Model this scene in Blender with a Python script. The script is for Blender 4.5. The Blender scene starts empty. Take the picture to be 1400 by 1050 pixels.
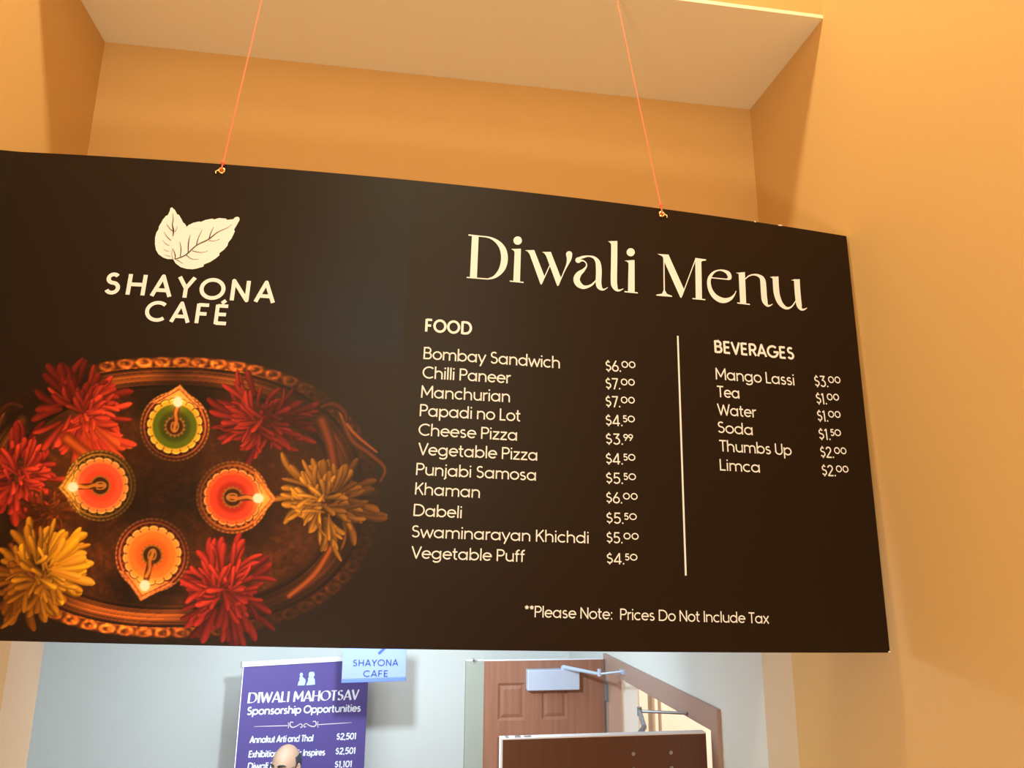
import bpy, bmesh, math, random
import numpy as np
from mathutils import Vector, Matrix
from mathutils.geometry import tessellate_polygon

SC = bpy.context.scene
COL = SC.collection
PI = math.pi

# ------------------------------------------------------------------ camera, world, lights, exposure
H = 2.85                                   # eye height above the hall floor (world z of the lens)
F = 987.0                                  # focal length for a 1400 wide frame
RC = np.array([[0.9880262, 0.14847376, -0.04194972],
               [-0.15411026, 0.96270144, -0.22238696],
               [0.00736642, 0.22618902, 0.97405557]])     # rows: world axes in (right, forward, up) of the lens
cd = bpy.data.cameras.new('camera'); cam = bpy.data.objects.new('camera', cd); COL.objects.link(cam)
cd.sensor_width = 36; cd.lens = F / 1400 * 36; cd.clip_start = 0.05
m = Matrix.Identity(4)
for i in range(3):
    m[i][0] = RC[i, 0]; m[i][1] = RC[i, 2]; m[i][2] = -RC[i, 1]
m[2][3] = H
cam.matrix_world = m
SC.camera = cam

SC.view_settings.view_transform = 'Standard'
SC.view_settings.look = 'None'
SC.view_settings.gamma = 1
SC.view_settings.exposure = 0.0
SC.view_settings.use_curve_mapping = False

w = bpy.data.worlds.new('world'); SC.world = w; w.use_nodes = True
w.node_tree.nodes['Background'].inputs[0].default_value = (0.9, 0.85, 0.8, 1)
w.node_tree.nodes['Background'].inputs[1].default_value = 0.05

def area(name, loc, size, energy, color, target=None, sy=None, spread=PI):
    l = bpy.data.lights.new(name, 'AREA'); l.energy = energy; l.color = color; l.size = size; l.spread = spread
    if sy: l.shape = 'RECTANGLE'; l.size_y = sy
    o = bpy.data.objects.new(name, l); COL.objects.link(o); o.location = loc
    if target is not None:
        o.rotation_euler = (Vector(target) - Vector(loc)).to_track_quat('-Z', 'Y').to_euler()
    return o
WARM = (1.0, 0.87, 0.56)
COOL = (0.79, 0.97, 1.08)
# ceiling lamps of the near room, two added fill lights, ceiling lamp of the hall, lamp of the side lobby
area('room_light', (0.1, 1.40, H + 2.97), 1.1, 44, WARM, None, 0.14)
area('room_light', (0.1, -0.9, H + 2.97), 1.3, 30, WARM)
area('room_light', (-0.25, -2.9, H + 1.75), 2.3, 74, WARM, (0.1, 1.9, H + .2))  # unseen rear fill, added to raise the brightness of the near room
area('added_fill_light', (-0.95, -1.0, H - 1.3), 0.4, 42, (1.0, 0.90, 0.70), (1.385, 1.4, H - .45))  # unseen low fill, added to brighten the lower right wall
area('hall_lamp', (-0.08, 2.85, H + 0.04), 0.09, 30, COOL, (0.0, 5.9, H - 1.0), None, 2.2)
area('hall_lamp', (-0.6, 4.0, H + 0.09), 1.2, 50, COOL)
area('lobby_lamp', (2.6, 4.6, H - 0.05), 0.5, 55, (1.0, 0.86, 0.74))

# ------------------------------------------------------------------ pixel rays (used to read real positions off the surveyed photograph)
def ray(x, y):
    return RC @ np.array([(x - 700) / F, 1.0, (525 - y) / F])
def onY(x, y, Y):
    d = ray(x, y); return Vector((d[0] * Y / d[1], Y, H + d[2] * Y / d[1]))

# ------------------------------------------------------------------ materials
def lin(c):
    c = np.asarray(c, float) / 255
    return tuple(np.where(c <= .04045, c / 12.92, ((c + .055) / 1.055) ** 2.4))
def mat(name, rgb, rough=.6, metal=0, bump=0, bscale=60, spec=.5, emit=0, linear=False):
    M = bpy.data.materials.new(name); M.use_nodes = True
    nt = M.node_tree; b = nt.nodes['Principled BSDF']
    c = rgb if linear else lin(rgb)
    b.inputs['Base Color'].default_value = (*c, 1); b.inputs['Roughness'].default_value = rough
    b.inputs['Metallic'].default_value = metal; b.inputs['Specular IOR Level'].default_value = spec
    if emit:
        b.inputs['Emission Color'].default_value = (*c, 1); b.inputs['Emission Strength'].default_value = emit
    if bump:
        tc = nt.nodes.new('ShaderNodeTexCoord'); n = nt.nodes.new('ShaderNodeTexNoise'); n.inputs['Scale'].default_value = bscale
        n.inputs['Detail'].default_value = 3
        bp = nt.nodes.new('ShaderNodeBump'); bp.inputs['Strength'].default_value = bump; bp.inputs['Distance'].default_value = .003
        nt.links.new(tc.outputs['Object'], n.inputs['Vector']); nt.links.new(n.outputs['Fac'], bp.inputs['Height'])
        nt.links.new(bp.outputs['Normal'], b.inputs['Normal'])
    return M
def wood(name, c1, c2, rough=.45, scale=(40, 40, 1.5)):
    M = bpy.data.materials.new(name); M.use_nodes = True
    nt = M.node_tree; b = nt.nodes['Principled BSDF']; b.inputs['Roughness'].default_value = rough
    tc = nt.nodes.new('ShaderNodeTexCoord'); mp = nt.nodes.new('ShaderNodeMapping'); mp.inputs['Scale'].default_value = scale
    n = nt.nodes.new('ShaderNodeTexNoise'); n.inputs['Scale'].default_value = 1; n.inputs['Detail'].default_value = 5
    r = nt.nodes.new('ShaderNodeValToRGB'); r.color_ramp.elements[0].position = .35; r.color_ramp.elements[1].position = .65
    r.color_ramp.elements[0].color = (*lin(c1), 1); r.color_ramp.elements[1].color = (*lin(c2), 1)
    for a, bb in ((tc.outputs['Object'], mp.inputs['Vector']), (mp.outputs[0], n.inputs['Vector']), (n.outputs['Fac'], r.inputs[0]), (r.outputs[0], b.inputs['Base Color'])):
        nt.links.new(a, bb)
    return M
M = dict(
    paint=mat('orange_wall_paint', (.69, .442, .180), .55, bump=.12, bscale=90, spec=.3, linear=True),
    soffit=mat('cream_soffit_paint', (.95, .90, .74), .6, bump=.1, bscale=90, spec=.3, linear=True),
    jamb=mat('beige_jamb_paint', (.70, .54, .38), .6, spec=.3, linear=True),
    white=mat('white_wall_paint', (.72, .73, .71), .6, bump=.1, bscale=90, spec=.3, linear=True),
    cream=mat('cream_wall_paint', (.80, .70, .60), .6, spec=.3, linear=True),
    ceil=mat('ceiling_paint', (.80, .78, .72), .8, linear=True),
    floor=mat('floor_tile', (.45, .40, .34), .5, linear=True),
    panel=mat('black_board_print', (.0115, .0052, .0030), .38, spec=.22, linear=True),
    foam=mat('white_foam_core', (.75, .72, .66), .8, linear=True),
    ink=mat('cream_white_print', (.84, .87, .94), .55, spec=.2, linear=True),
    inkdark=mat('dark_vein_print', (.03, .014, .012), .5, linear=True),
    brass=mat('brass', (.90, .66, .25), .25, 1, linear=True),
    cord=mat('coral_red_cord', (.95, .22, .13), .6, linear=True),
    door=wood('red_brown_wood', (138, 92, 72), (150, 102, 80)),
    doorback=wood('dark_brown_wood', (90, 52, 33), (96, 56, 37)),
    casing=mat('brown_casing_paint', (.42, .27, .215), .45, linear=True),
    greyedge=mat('grey_edge_paint', (.285, .295, .25), .6, linear=True),
    dooredge=mat('worn_white_edge', (.78, .76, .80), .6, linear=True),
    metal=mat('silver_closer_paint', (.50, .57, .72), .4, .2, linear=True),
    steel=mat('dull_steel', (.40, .40, .42), .4, .8, linear=True),
    purple=mat('purple_vinyl', (.094, .064, .255), .5, linear=True),
    lilac=mat('white_banner_print', (.85, .86, .95), .5, linear=True),
    pale=mat('pale_gold_print', (.75, .62, .62), .5, linear=True),
    signblue=mat('pale_blue_sign_card', (.20, .255, .60), .5, linear=True),
    signedge=mat('mid_blue_sign_edge', (.085, .14, .40), .5, linear=True),
    signink=mat('navy_sign_print', (.02, .045, .22), .5, linear=True),
    skin=mat('brown_skin', (.47, .285, .195), .52, spec=.4, linear=True),
    hair=mat('dark_grey_hair', (.028, .028, .035), .7, bump=.6, bscale=400, linear=True),
    eye=mat('eye_white', (.75, .72, .68), .3, linear=True),
    black=mat('black_plastic', (.015, .013, .012), .35, linear=True),
    glass=mat('clear_lens', (.9, .9, .9), .05, linear=True),
    shirt=mat('white_shirt_cloth', (.70, .70, .72), .8, bump=.2, bscale=300, linear=True),
    trousers=mat('dark_trouser_cloth', (.03, .03, .04), .85, linear=True),
    shoe=mat('black_shoe_leather', (.02, .018, .016), .35, linear=True),
)
M['glass'].node_tree.nodes['Principled BSDF'].inputs['Transmission Weight'].default_value = 1
M['glass'].node_tree.nodes['Principled BSDF'].inputs['IOR'].default_value = 1.05

# ------------------------------------------------------------------ object helpers
def empty(name, loc, label, cat, group=None):
    o = bpy.data.objects.new(name, None); COL.objects.link(o); o.location = loc; o.empty_display_size = .05
    o['label'] = label; o['category'] = cat
    if group: o['group'] = group
    return o
def root_loc(o):
    v = Vector((0, 0, 0))
    while o is not None:
        v += Vector(o.location); o = o.parent
    return v
def obj(name, vf, material, parent=None, label=None, smooth=False, kind=None):
    """vf = (verts in world space, faces). The mesh origin sits at the parent's origin (or first centre of base)."""
    V, Fc = vf
    V = [Vector(v) for v in V]
    if parent is not None:
        base = root_loc(parent); loc = Vector((0, 0, 0))
    else:
        lo = [min(v[i] for v in V) for i in range(3)]; hi = [max(v[i] for v in V) for i in range(3)]
        base = Vector(((lo[0] + hi[0]) / 2, (lo[1] + hi[1]) / 2, lo[2])); loc = base
    me = bpy.data.meshes.new(name)
    me.from_pydata([tuple(v - base) for v in V], [], Fc); me.update()
    if isinstance(material, list):
        for x in material: me.materials.append(x)
    else: me.materials.append(material)
    if smooth: me.polygons.foreach_set('use_smooth', [True] * len(me.polygons))
    o = bpy.data.objects.new(name, me); COL.objects.link(o); o.location = loc; o.parent = parent
    if label: o['label'] = label
    if kind: o['kind'] = kind
    return o
def join(*parts):
    V, Fc = [], []
    for v, f in parts:
        n = len(V); V += list(v); Fc += [tuple(i + n for i in q) for q in f]
    return V, Fc
def box(x0, x1, y0, y1, z0, z1):
    V = [(x, y, z) for z in (z0, z1) for y in (y0, y1) for x in (x0, x1)]
    return V, [(0, 2, 3, 1), (4, 5, 7, 6), (0, 1, 5, 4), (2, 6, 7, 3), (0, 4, 6, 2), (1, 3, 7, 5)]
def struct(name, vf, material):
    return obj(name, vf, material, kind='structure')
def bevel(o, wdt=.003, seg=2):
    md = o.modifiers.new('bevel', 'BEVEL'); md.width = wdt; md.segments = seg; md.limit_method = 'ANGLE'; return o
def tube(pts, r, n=10, closed=False, cap=True):
    P = [Vector(p) for p in pts]; k = len(P); V, Fc = [], []
    rr = r if isinstance(r, (list, tuple)) else [r] * k
    up = None
    for i in range(k):
        a = P[(i - 1) % k] if (closed or i > 0) else P[i]; b = P[(i + 1) % k] if (closed or i < k - 1) else P[i]
        t = (b - a).normalized()
        if up is None: up = Vector((0, 0, 1)) if abs(t.z) < .9 else Vector((1, 0, 0))
        u = (up - t * up.dot(t)).normalized(); up = u; v = t.cross(u)
        for j in range(n):
            an = 2 * PI * j / n; V.append(P[i] + (u * math.cos(an) + v * math.sin(an)) * rr[i])
    for i in range(k if closed else k - 1):
        for j in range(n):
            Fc.append((i * n + j, i * n + (j + 1) % n, ((i + 1) % k) * n + (j + 1) % n, ((i + 1) % k) * n + j))
    if not closed and cap:
        Fc.append(tuple(range(n))[::-1]); Fc.append(tuple((k - 1) * n + j for j in range(n)))
    return V, Fc
def torus(c, axis, R, r, n=24, k=10):
    q = Vector((0, 0, 1)).rotation_difference(Vector(axis))
    return tube([Vector(c) + q @ Vector((R * math.cos(2 * PI * i / n), R * math.sin(2 * PI * i / n), 0)) for i in range(n)], r, k, True)
def ellipsoid(c, r, nu=20, nv=12):
    V, Fc = [(c[0], c[1], c[2] + r[2])], []
    for i in range(1, nv):
        a = PI * i / nv
        for j in range(nu):
            b_ = 2 * PI * j / nu
            V.append((c[0] + r[0] * math.sin(a) * math.cos(b_), c[1] + r[1] * math.sin(a) * math.sin(b_), c[2] + r[2] * math.cos(a)))
    V.append((c[0], c[1], c[2] - r[2])); L = len(V) - 1
    for j in range(nu):
        Fc.append((0, 1 + j, 1 + (j + 1) % nu)); o_ = 1 + (nv - 2) * nu
        Fc.append((o_ + j, L, o_ + (j + 1) % nu))
        for i in range(nv - 2):
            s = 1 + i * nu; Fc.append((s + j, s + nu + j, s + nu + (j + 1) % nu, s + (j + 1) % nu))
    return V, Fc

# ------------------------------------------------------------------ setting
XR, XL = 1.385, -1.135             # side walls of the bay
YS, ZS = 1.963, H + 1.822          # front edge and height of the soffit
YH, YE = 2.50, 2.72                # header over the opening: front and back face
YW = 5.9                           # far wall of the hall
ZT = H + 3.05                      # ceiling of the near room
ZC = H + 0.12                      # ceiling of the hall
D0, D1, DT = 3.187, 4.746, H - .742   # doorway in the right wall
struct('floor', box(-4.4, 3.9, -3.6, 6.6, -.1, 0), M['floor'])
struct('wall_right', box(XR, XR + .18, -3.5, YH, 0, ZT), M['paint'])
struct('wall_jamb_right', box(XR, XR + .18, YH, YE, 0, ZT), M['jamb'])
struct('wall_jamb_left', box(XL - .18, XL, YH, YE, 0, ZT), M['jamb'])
struct('wall_left', box(XL - .18, XL, -3.5, YH, 0, ZT), M['paint'])
struct('wall_rear', box(XL - .18, XR + .18, -3.6, -3.5, 0, ZT), M['paint'])
struct('wall_bulkhead', box(XL, XR, YS, YH + .2, ZS + .002, ZT), M['paint'])
struct('ceiling_soffit', box(XL, XR, YS, YH, ZS - .012, ZS + .002), M['soffit'])
struct('wall_header', box(XL, XR, YH, YE, ZC, ZS + .002), M['paint'])
struct('ceiling_upper', box(XL - .18, XR + .18, -3.6, YE, ZT, ZT + .1), M['ceil'])
struct('ceiling', box(-4.4, XR + .18, YE, YW + .15, ZC, ZC + .1), M['ceil'])
struct('wall_back', box(-4.4, XR + .18, YW, YW + .15, 0, ZC), M['white'])
struct('wall_hall_left', box(-4.4, -4.25, YE - .1, YW, 0, ZC), M['white'])
struct('wall_hall_front', box(-4.25, XL - .18, YE - .12, YE, 0, ZC), M['white'])
struct('wall_hall_right', join(box(XR, XR + .18, YE, D0 - .02, 0, ZC), box(XR, XR + .18, D1 + .02, YW, 0, ZC), box(XR, XR + .18, D0 - .02, D1 + .02, DT + .02, ZC)), M['white'])
# side lobby behind the doorway
struct('wall_lobby_back', box(XR + .18, 3.9, 5.75, 5.9, 0, ZC), M['cream'])
struct('wall_lobby_right', box(3.75, 3.9, 2.6, 5.75, 0, ZC), M['cream'])
struct('wall_lobby_front', box(XR + .18, 3.75, 2.6, 2.7, 0, ZC), M['cream'])
struct('ceiling_lobby', box(XR + .18, 3.9, 2.6, 5.9, ZC, ZC + .1), M['ceil'])
for i, (x0, x1, d) in enumerate(((1.72, 1.79, .05), (1.88, 1.95, .05), (1.99, 2.015, .09), (2.05, 2.10, .06))):
    bevel(struct('trim_%d' % (i + 1), box(x0, x1, 5.75 - d, 5.75, 0, H - .3), M['cream']))
# brown casing on the hall face of the wall and the jamb inside it
struct('trim_casing', join(box(XR - .018, XR, 3.115, D0, 0, H - .644), box(XR - .018, XR, D1, 4.86, 0, H - .644), box(XR - .018, XR, D0, D1, DT, H - .644),
                           box(XR, XR + .068, D0 - .02, D0, 0, DT + .02), box(XR, XR + .068, D1, D1 + .02, 0, DT + .02), box(XR, XR + .068, D0, D1, DT, DT + .02)), M['casing'])

# ------------------------------------------------------------------ doors
def door_tags(o, label):
    o['label'] = label; o['category'] = 'door'; o['kind'] = 'structure'
# far leaf, opened 90 degrees, panelled face to the camera
LY = 4.80
fx0, fx1, fz = .462, 1.352, H - .675
d = empty('door_1', (1.352, LY, 0.01), 'red-brown panelled door leaf standing open with a silver closer box', 'door'); d['kind'] = 'structure'
def panelled():
    cols = [(.664, .838), (.944, 1.112)]
    rows = [(H - 1.026, H - .806), (H - 1.85, H - 1.12), (.22, H - 1.98)]
    xs = sorted({.576, fx1, *[c for k in cols for c in k]}); zs = sorted({.01, fz, *[c for k in rows for c in k]})
    parts = [box(.576, fx1, LY + .012, LY + .045, .01, fz)]
    for i in range(len(xs) - 1):
        for j in range(len(zs) - 1):
            if not any(abs(xs[i] - c[0]) < 1e-6 for c in cols) or not any(abs(zs[j] - r[0]) < 1e-6 for r in rows):
                parts.append(box(xs[i], xs[i + 1], LY, LY + .013, zs[j], zs[j + 1]))
    for (a, b_) in cols:
        for (z0, z1) in rows:      # bevelled sticking and a raised field
            e, g = .016, .038
            V = []
            for (q, yy) in ((0, LY), (e, LY + .011), (g, LY + .003)):
                V += [(a + q, yy, z0 + q), (b_ - q, yy, z0 + q), (b_ - q, yy, z1 - q), (a + q, yy, z1 - q)]
            Fc = [(8, 9, 10, 11)]
            for L in (0, 4):
                for k in range(4): Fc.append((L + k, L + (k + 1) % 4, L + 4 + (k + 1) % 4, L + 4 + k))
            parts.append((V, Fc))
    return join(*parts)
obj('leaf_panel', panelled(), M['door'], d)
es = obj('edge_strip', box(fx0, .576, LY - .002, LY + .045, .01, fz + .004), M['greyedge'], d, 'grey strip along the free edge of the door')
obj('flush_bolt', join(box(.505, .515, LY - .006, LY + .02, fz - .012, fz + .018), box(.505, .53, LY - .006, LY + .01, fz, fz + .008)), M['steel'], d)
obj('top_edge', box(fx0, fx1, LY - .001, LY + .046, fz + .001, fz + .006), M['dooredge'], d)
cl = obj('door_closer', box(.843, 1.178, LY - .062, LY, H - .845, H - .722), M['metal'], d, 'silver rectangular closer box'); bevel(cl, .006)
piv = Vector((1.075, LY - .045, H - .722)); elb = Vector((1.235, LY - .32, H - .712)); sho = Vector((XR - .02, 4.42, H - .690))
obj('arm', join(tube([piv, piv + Vector((0, 0, .018))], .014, 12), tube([piv + Vector((0, 0, .012)), elb], [.013, .009], 8), tube([elb - Vector((0, 0, .012)), elb + Vector((0, 0, .028))], .012, 10), tube([elb, sho], .006, 8),
                box(sho.x - .012, sho.x + .005, sho.y - .035, sho.y + .035, sho.z - .014, sho.z + .01)), M['metal'], cl)
for z in (H - .87, 1.1, .3):
    obj('hinge', join(box(1.354, 1.367, LY - .004, LY + .003, z - .055, z + .055), box(XR - .021, XR - .016, LY - .06, LY + .002, z - .055, z + .055)), M['steel'], d)

# near leaf, opened 90 degrees, its plain back to the camera
NY = 3.20
nx0, nx1, nz = .458, 1.350, H - .757
d = empty('door_2', (1.35, NY, 0.01), 'dark brown flat door leaf in front, seen from above with worn white top edge', 'door'); d['kind'] = 'structure'
obj('leaf_panel', box(nx0 + .008, nx1, NY, NY + .045, .01, nz), M['doorback'], d)
obj('edge_strip', box(nx0, nx0 + .008, NY - .001, NY + .045, .01, nz), M['dooredge'], d, 'worn white edge strip')
obj('top_edge', box(nx0, nx1, NY - .001, NY + .045, nz, nz + .005), M['dooredge'], d, 'worn white top edge')
obj('flush_bolt', join(box(nx0 + .06, nx0 + .085, NY + .008, NY + .03, nz + .004, nz + .009), box(nx0 + .02, nx0 + .035, NY + .008, NY + .03, nz + .004, nz + .008), box(nx0 + .10, nx0 + .13, NY + .012, NY + .026, nz + .004, nz + .0085)), M['steel'], d)
for (x, z) in ((1.022, H - .826), (1.188, H - .826), (1.022, H - .886), (1.188, H - .886)):
    obj('bolt', join(tube([(x, NY - .006, z), (x, NY + .001, z)], .008, 12), tube([(x, NY - .009, z), (x, NY - .005, z)], .004, 8)), M['steel'], d)
cl = bevel(obj('door_closer', box(.95, 1.27, NY + .045, NY + .105, H - .90, H - .80), M['metal'], d), .006)
pv = Vector((1.08, NY + .08, H - .80)); el = Vector((1.175, NY + .36, H - .735)); sh = Vector((XR - .02, 3.44, H - .725))
pv2 = Vector((1.115, NY + .12, H - .752))
obj('arm', join(tube([pv, Vector((1.085, NY + .085, H - .765)), pv2, el], [.014, .013, .012, .010], 8), tube([el - Vector((0, 0, .02)), el + Vector((0, 0, .018))], .012, 10), tube([el, sh], .007, 8)), M['steel'], cl)
for z in (H - 1.0, 1.1, .3):
    obj('hinge', box(1.352, XR - .019, NY - .004, NY + .003, z - .055, z + .055), M['steel'], d)

# ------------------------------------------------------------------ surfaces that carry print
class Board:
    """the bowed, slightly rolled board: local p (right), q (up)"""
    W, Hh = 2.502, 1.2501
    xr, zc, rho, bow, Y0, yaw, tilt = 1.3605, .3938, .0249, .0698, 1.926, -.0032, .0349
    WF = 2.44
    def pt(s, p, q, off=0.0):          # p measured from the right edge (<= 0), q from mid height
        pp = p + s.WF / 2
        c, sn = math.cos(s.rho), math.sin(s.rho)
        pb = max(-s.WF / 2, pp) if not isinstance(p, np.ndarray) else np.maximum(-s.WF / 2, pp)
        Y = s.Y0 - s.bow * (1 - (pb / (s.WF / 2)) ** 2) + s.yaw * p + s.tilt * q - off
        return s.xr + c * p + sn * q, Y, H + s.zc - sn * (p + s.WF / 2) + c * q
    def inv(s, x, y):
        d = ray(x, y); Y = 1.9; c, sn = math.cos(s.rho), math.sin(s.rho)
        for _ in range(25):
            a = d[0] * Y / d[1] - s.xr; b_ = d[2] * Y / d[1] - s.zc + sn * s.WF / 2
            p = c * a - sn * b_; q = sn * a + c * b_
            Y = s.pt(p, q)[1]
        return p, q
BD = Board()
class Plane:
    def __init__(s, O, ex, ez):
        s.O, s.ex, s.ez = Vector(O), Vector(ex).normalized(), Vector(ez).normalized(); s.n = s.ex.cross(s.ez)   # towards the viewer
    def pt(s, p, q, off=0.0):
        return tuple(s.O + s.ex * p + s.ez * q + s.n * off)
    def inv(s, x, y):
        d = Vector(ray(x, y)); o = Vector((0, 0, H)); t = (s.O - o).dot(s.n) / d.dot(s.n); v = o + d * t - s.O
        return v.dot(s.ex), v.dot(s.ez)

def ribbon(P, w, closed=False, contrast=None):
    P = np.asarray(P, float)[:, :2]; n = len(P)
    if not closed and np.ndim(w) == 0 and n > 2:      # break the line at hairpin corners, with a round joint
        d_ = np.diff(P, axis=0); d_ /= np.maximum(np.linalg.norm(d_, axis=1, keepdims=True), 1e-9)
        cut = [i + 1 for i in range(n - 2) if d_[i] @ d_[i + 1] < -.2]
        if cut:
            out = []; st = 0
            for c_ in cut + [n - 1]:
                out.append(ribbon(P[st:c_ + 1], w)); st = c_
            out += [disc(P[c_][0], P[c_][1], w * .5, 14) for c_ in cut]
            return join(*out)
    if closed: t0 = np.roll(P, 1, 0); t1 = np.roll(P, -1, 0)
    else: t0 = np.vstack([P[:1], P[:-1]]); t1 = np.vstack([P[1:], P[-1:]])
    a = P - t0; b = t1 - P
    if not closed: a[0] = b[0]; b[-1] = a[-1]
    a /= np.maximum(np.linalg.norm(a, axis=1, keepdims=True), 1e-9); b /= np.maximum(np.linalg.norm(b, axis=1, keepdims=True), 1e-9)
    na = np.stack([-a[:, 1], a[:, 0]], 1); nb = np.stack([-b[:, 1], b[:, 0]], 1)
    mm = na + nb; L = np.linalg.norm(mm, axis=1, keepdims=True); mm = np.where(L > 1e-6, mm / np.maximum(L, 1e-9), na)
    k = np.clip((mm * na).sum(1), .45, 1)
    ww = np.broadcast_to(np.asarray(w, float), (n,)) / 2 / k
    A = P + mm * ww[:, None]; B = P - mm * ww[:, None]
    V = np.vstack([A, B]).tolist()
    Fc = [(i, (i + 1) % n, n + (i + 1) % n, n + i) for i in range(n if closed else n - 1)]
    return V, Fc
def crom(pts, sub=8):
    P = np.asarray(pts, float); out = []
    for i in range(len(P) - 1):
        p0 = P[max(i - 1, 0)]; p1 = P[i]; p2 = P[i + 1]; p3 = P[min(i + 2, len(P) - 1)]
        for k in range(sub):
            t = k / sub
            out.append(.5 * ((2 * p1) + (-p0 + p2) * t + (2 * p0 - 5 * p1 + 4 * p2 - p3) * t * t + (-p0 + 3 * p1 - 3 * p2 + p3) * t ** 3))
    out.append(P[-1]); return np.array(out)
def poly(pts):
    V = [tuple(map(float, p[:2])) for p in pts]
    return V, [tuple(t) for t in tessellate_polygon([[Vector((x, y, 0)) for x, y in V]])]
def disc(cx, cy, r, n=28): return poly([(cx + r * math.cos(2 * PI * i / n), cy + r * math.sin(2 * PI * i / n)) for i in range(n)])
def lay(surf, vf, off):
    V, Fc = vf; out = []
    W_ = [surf.pt(v[0], v[1], off) for v in V]
    for f in Fc:                       # wind towards the viewer
        a, b_, c = (V[f[0]], V[f[1]], V[f[2]])
        out.append(tuple(f) if (b_[0] - a[0]) * (c[1] - a[1]) - (b_[1] - a[1]) * (c[0] - a[0]) > 0 else tuple(reversed(f)))
    return W_, out

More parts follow.
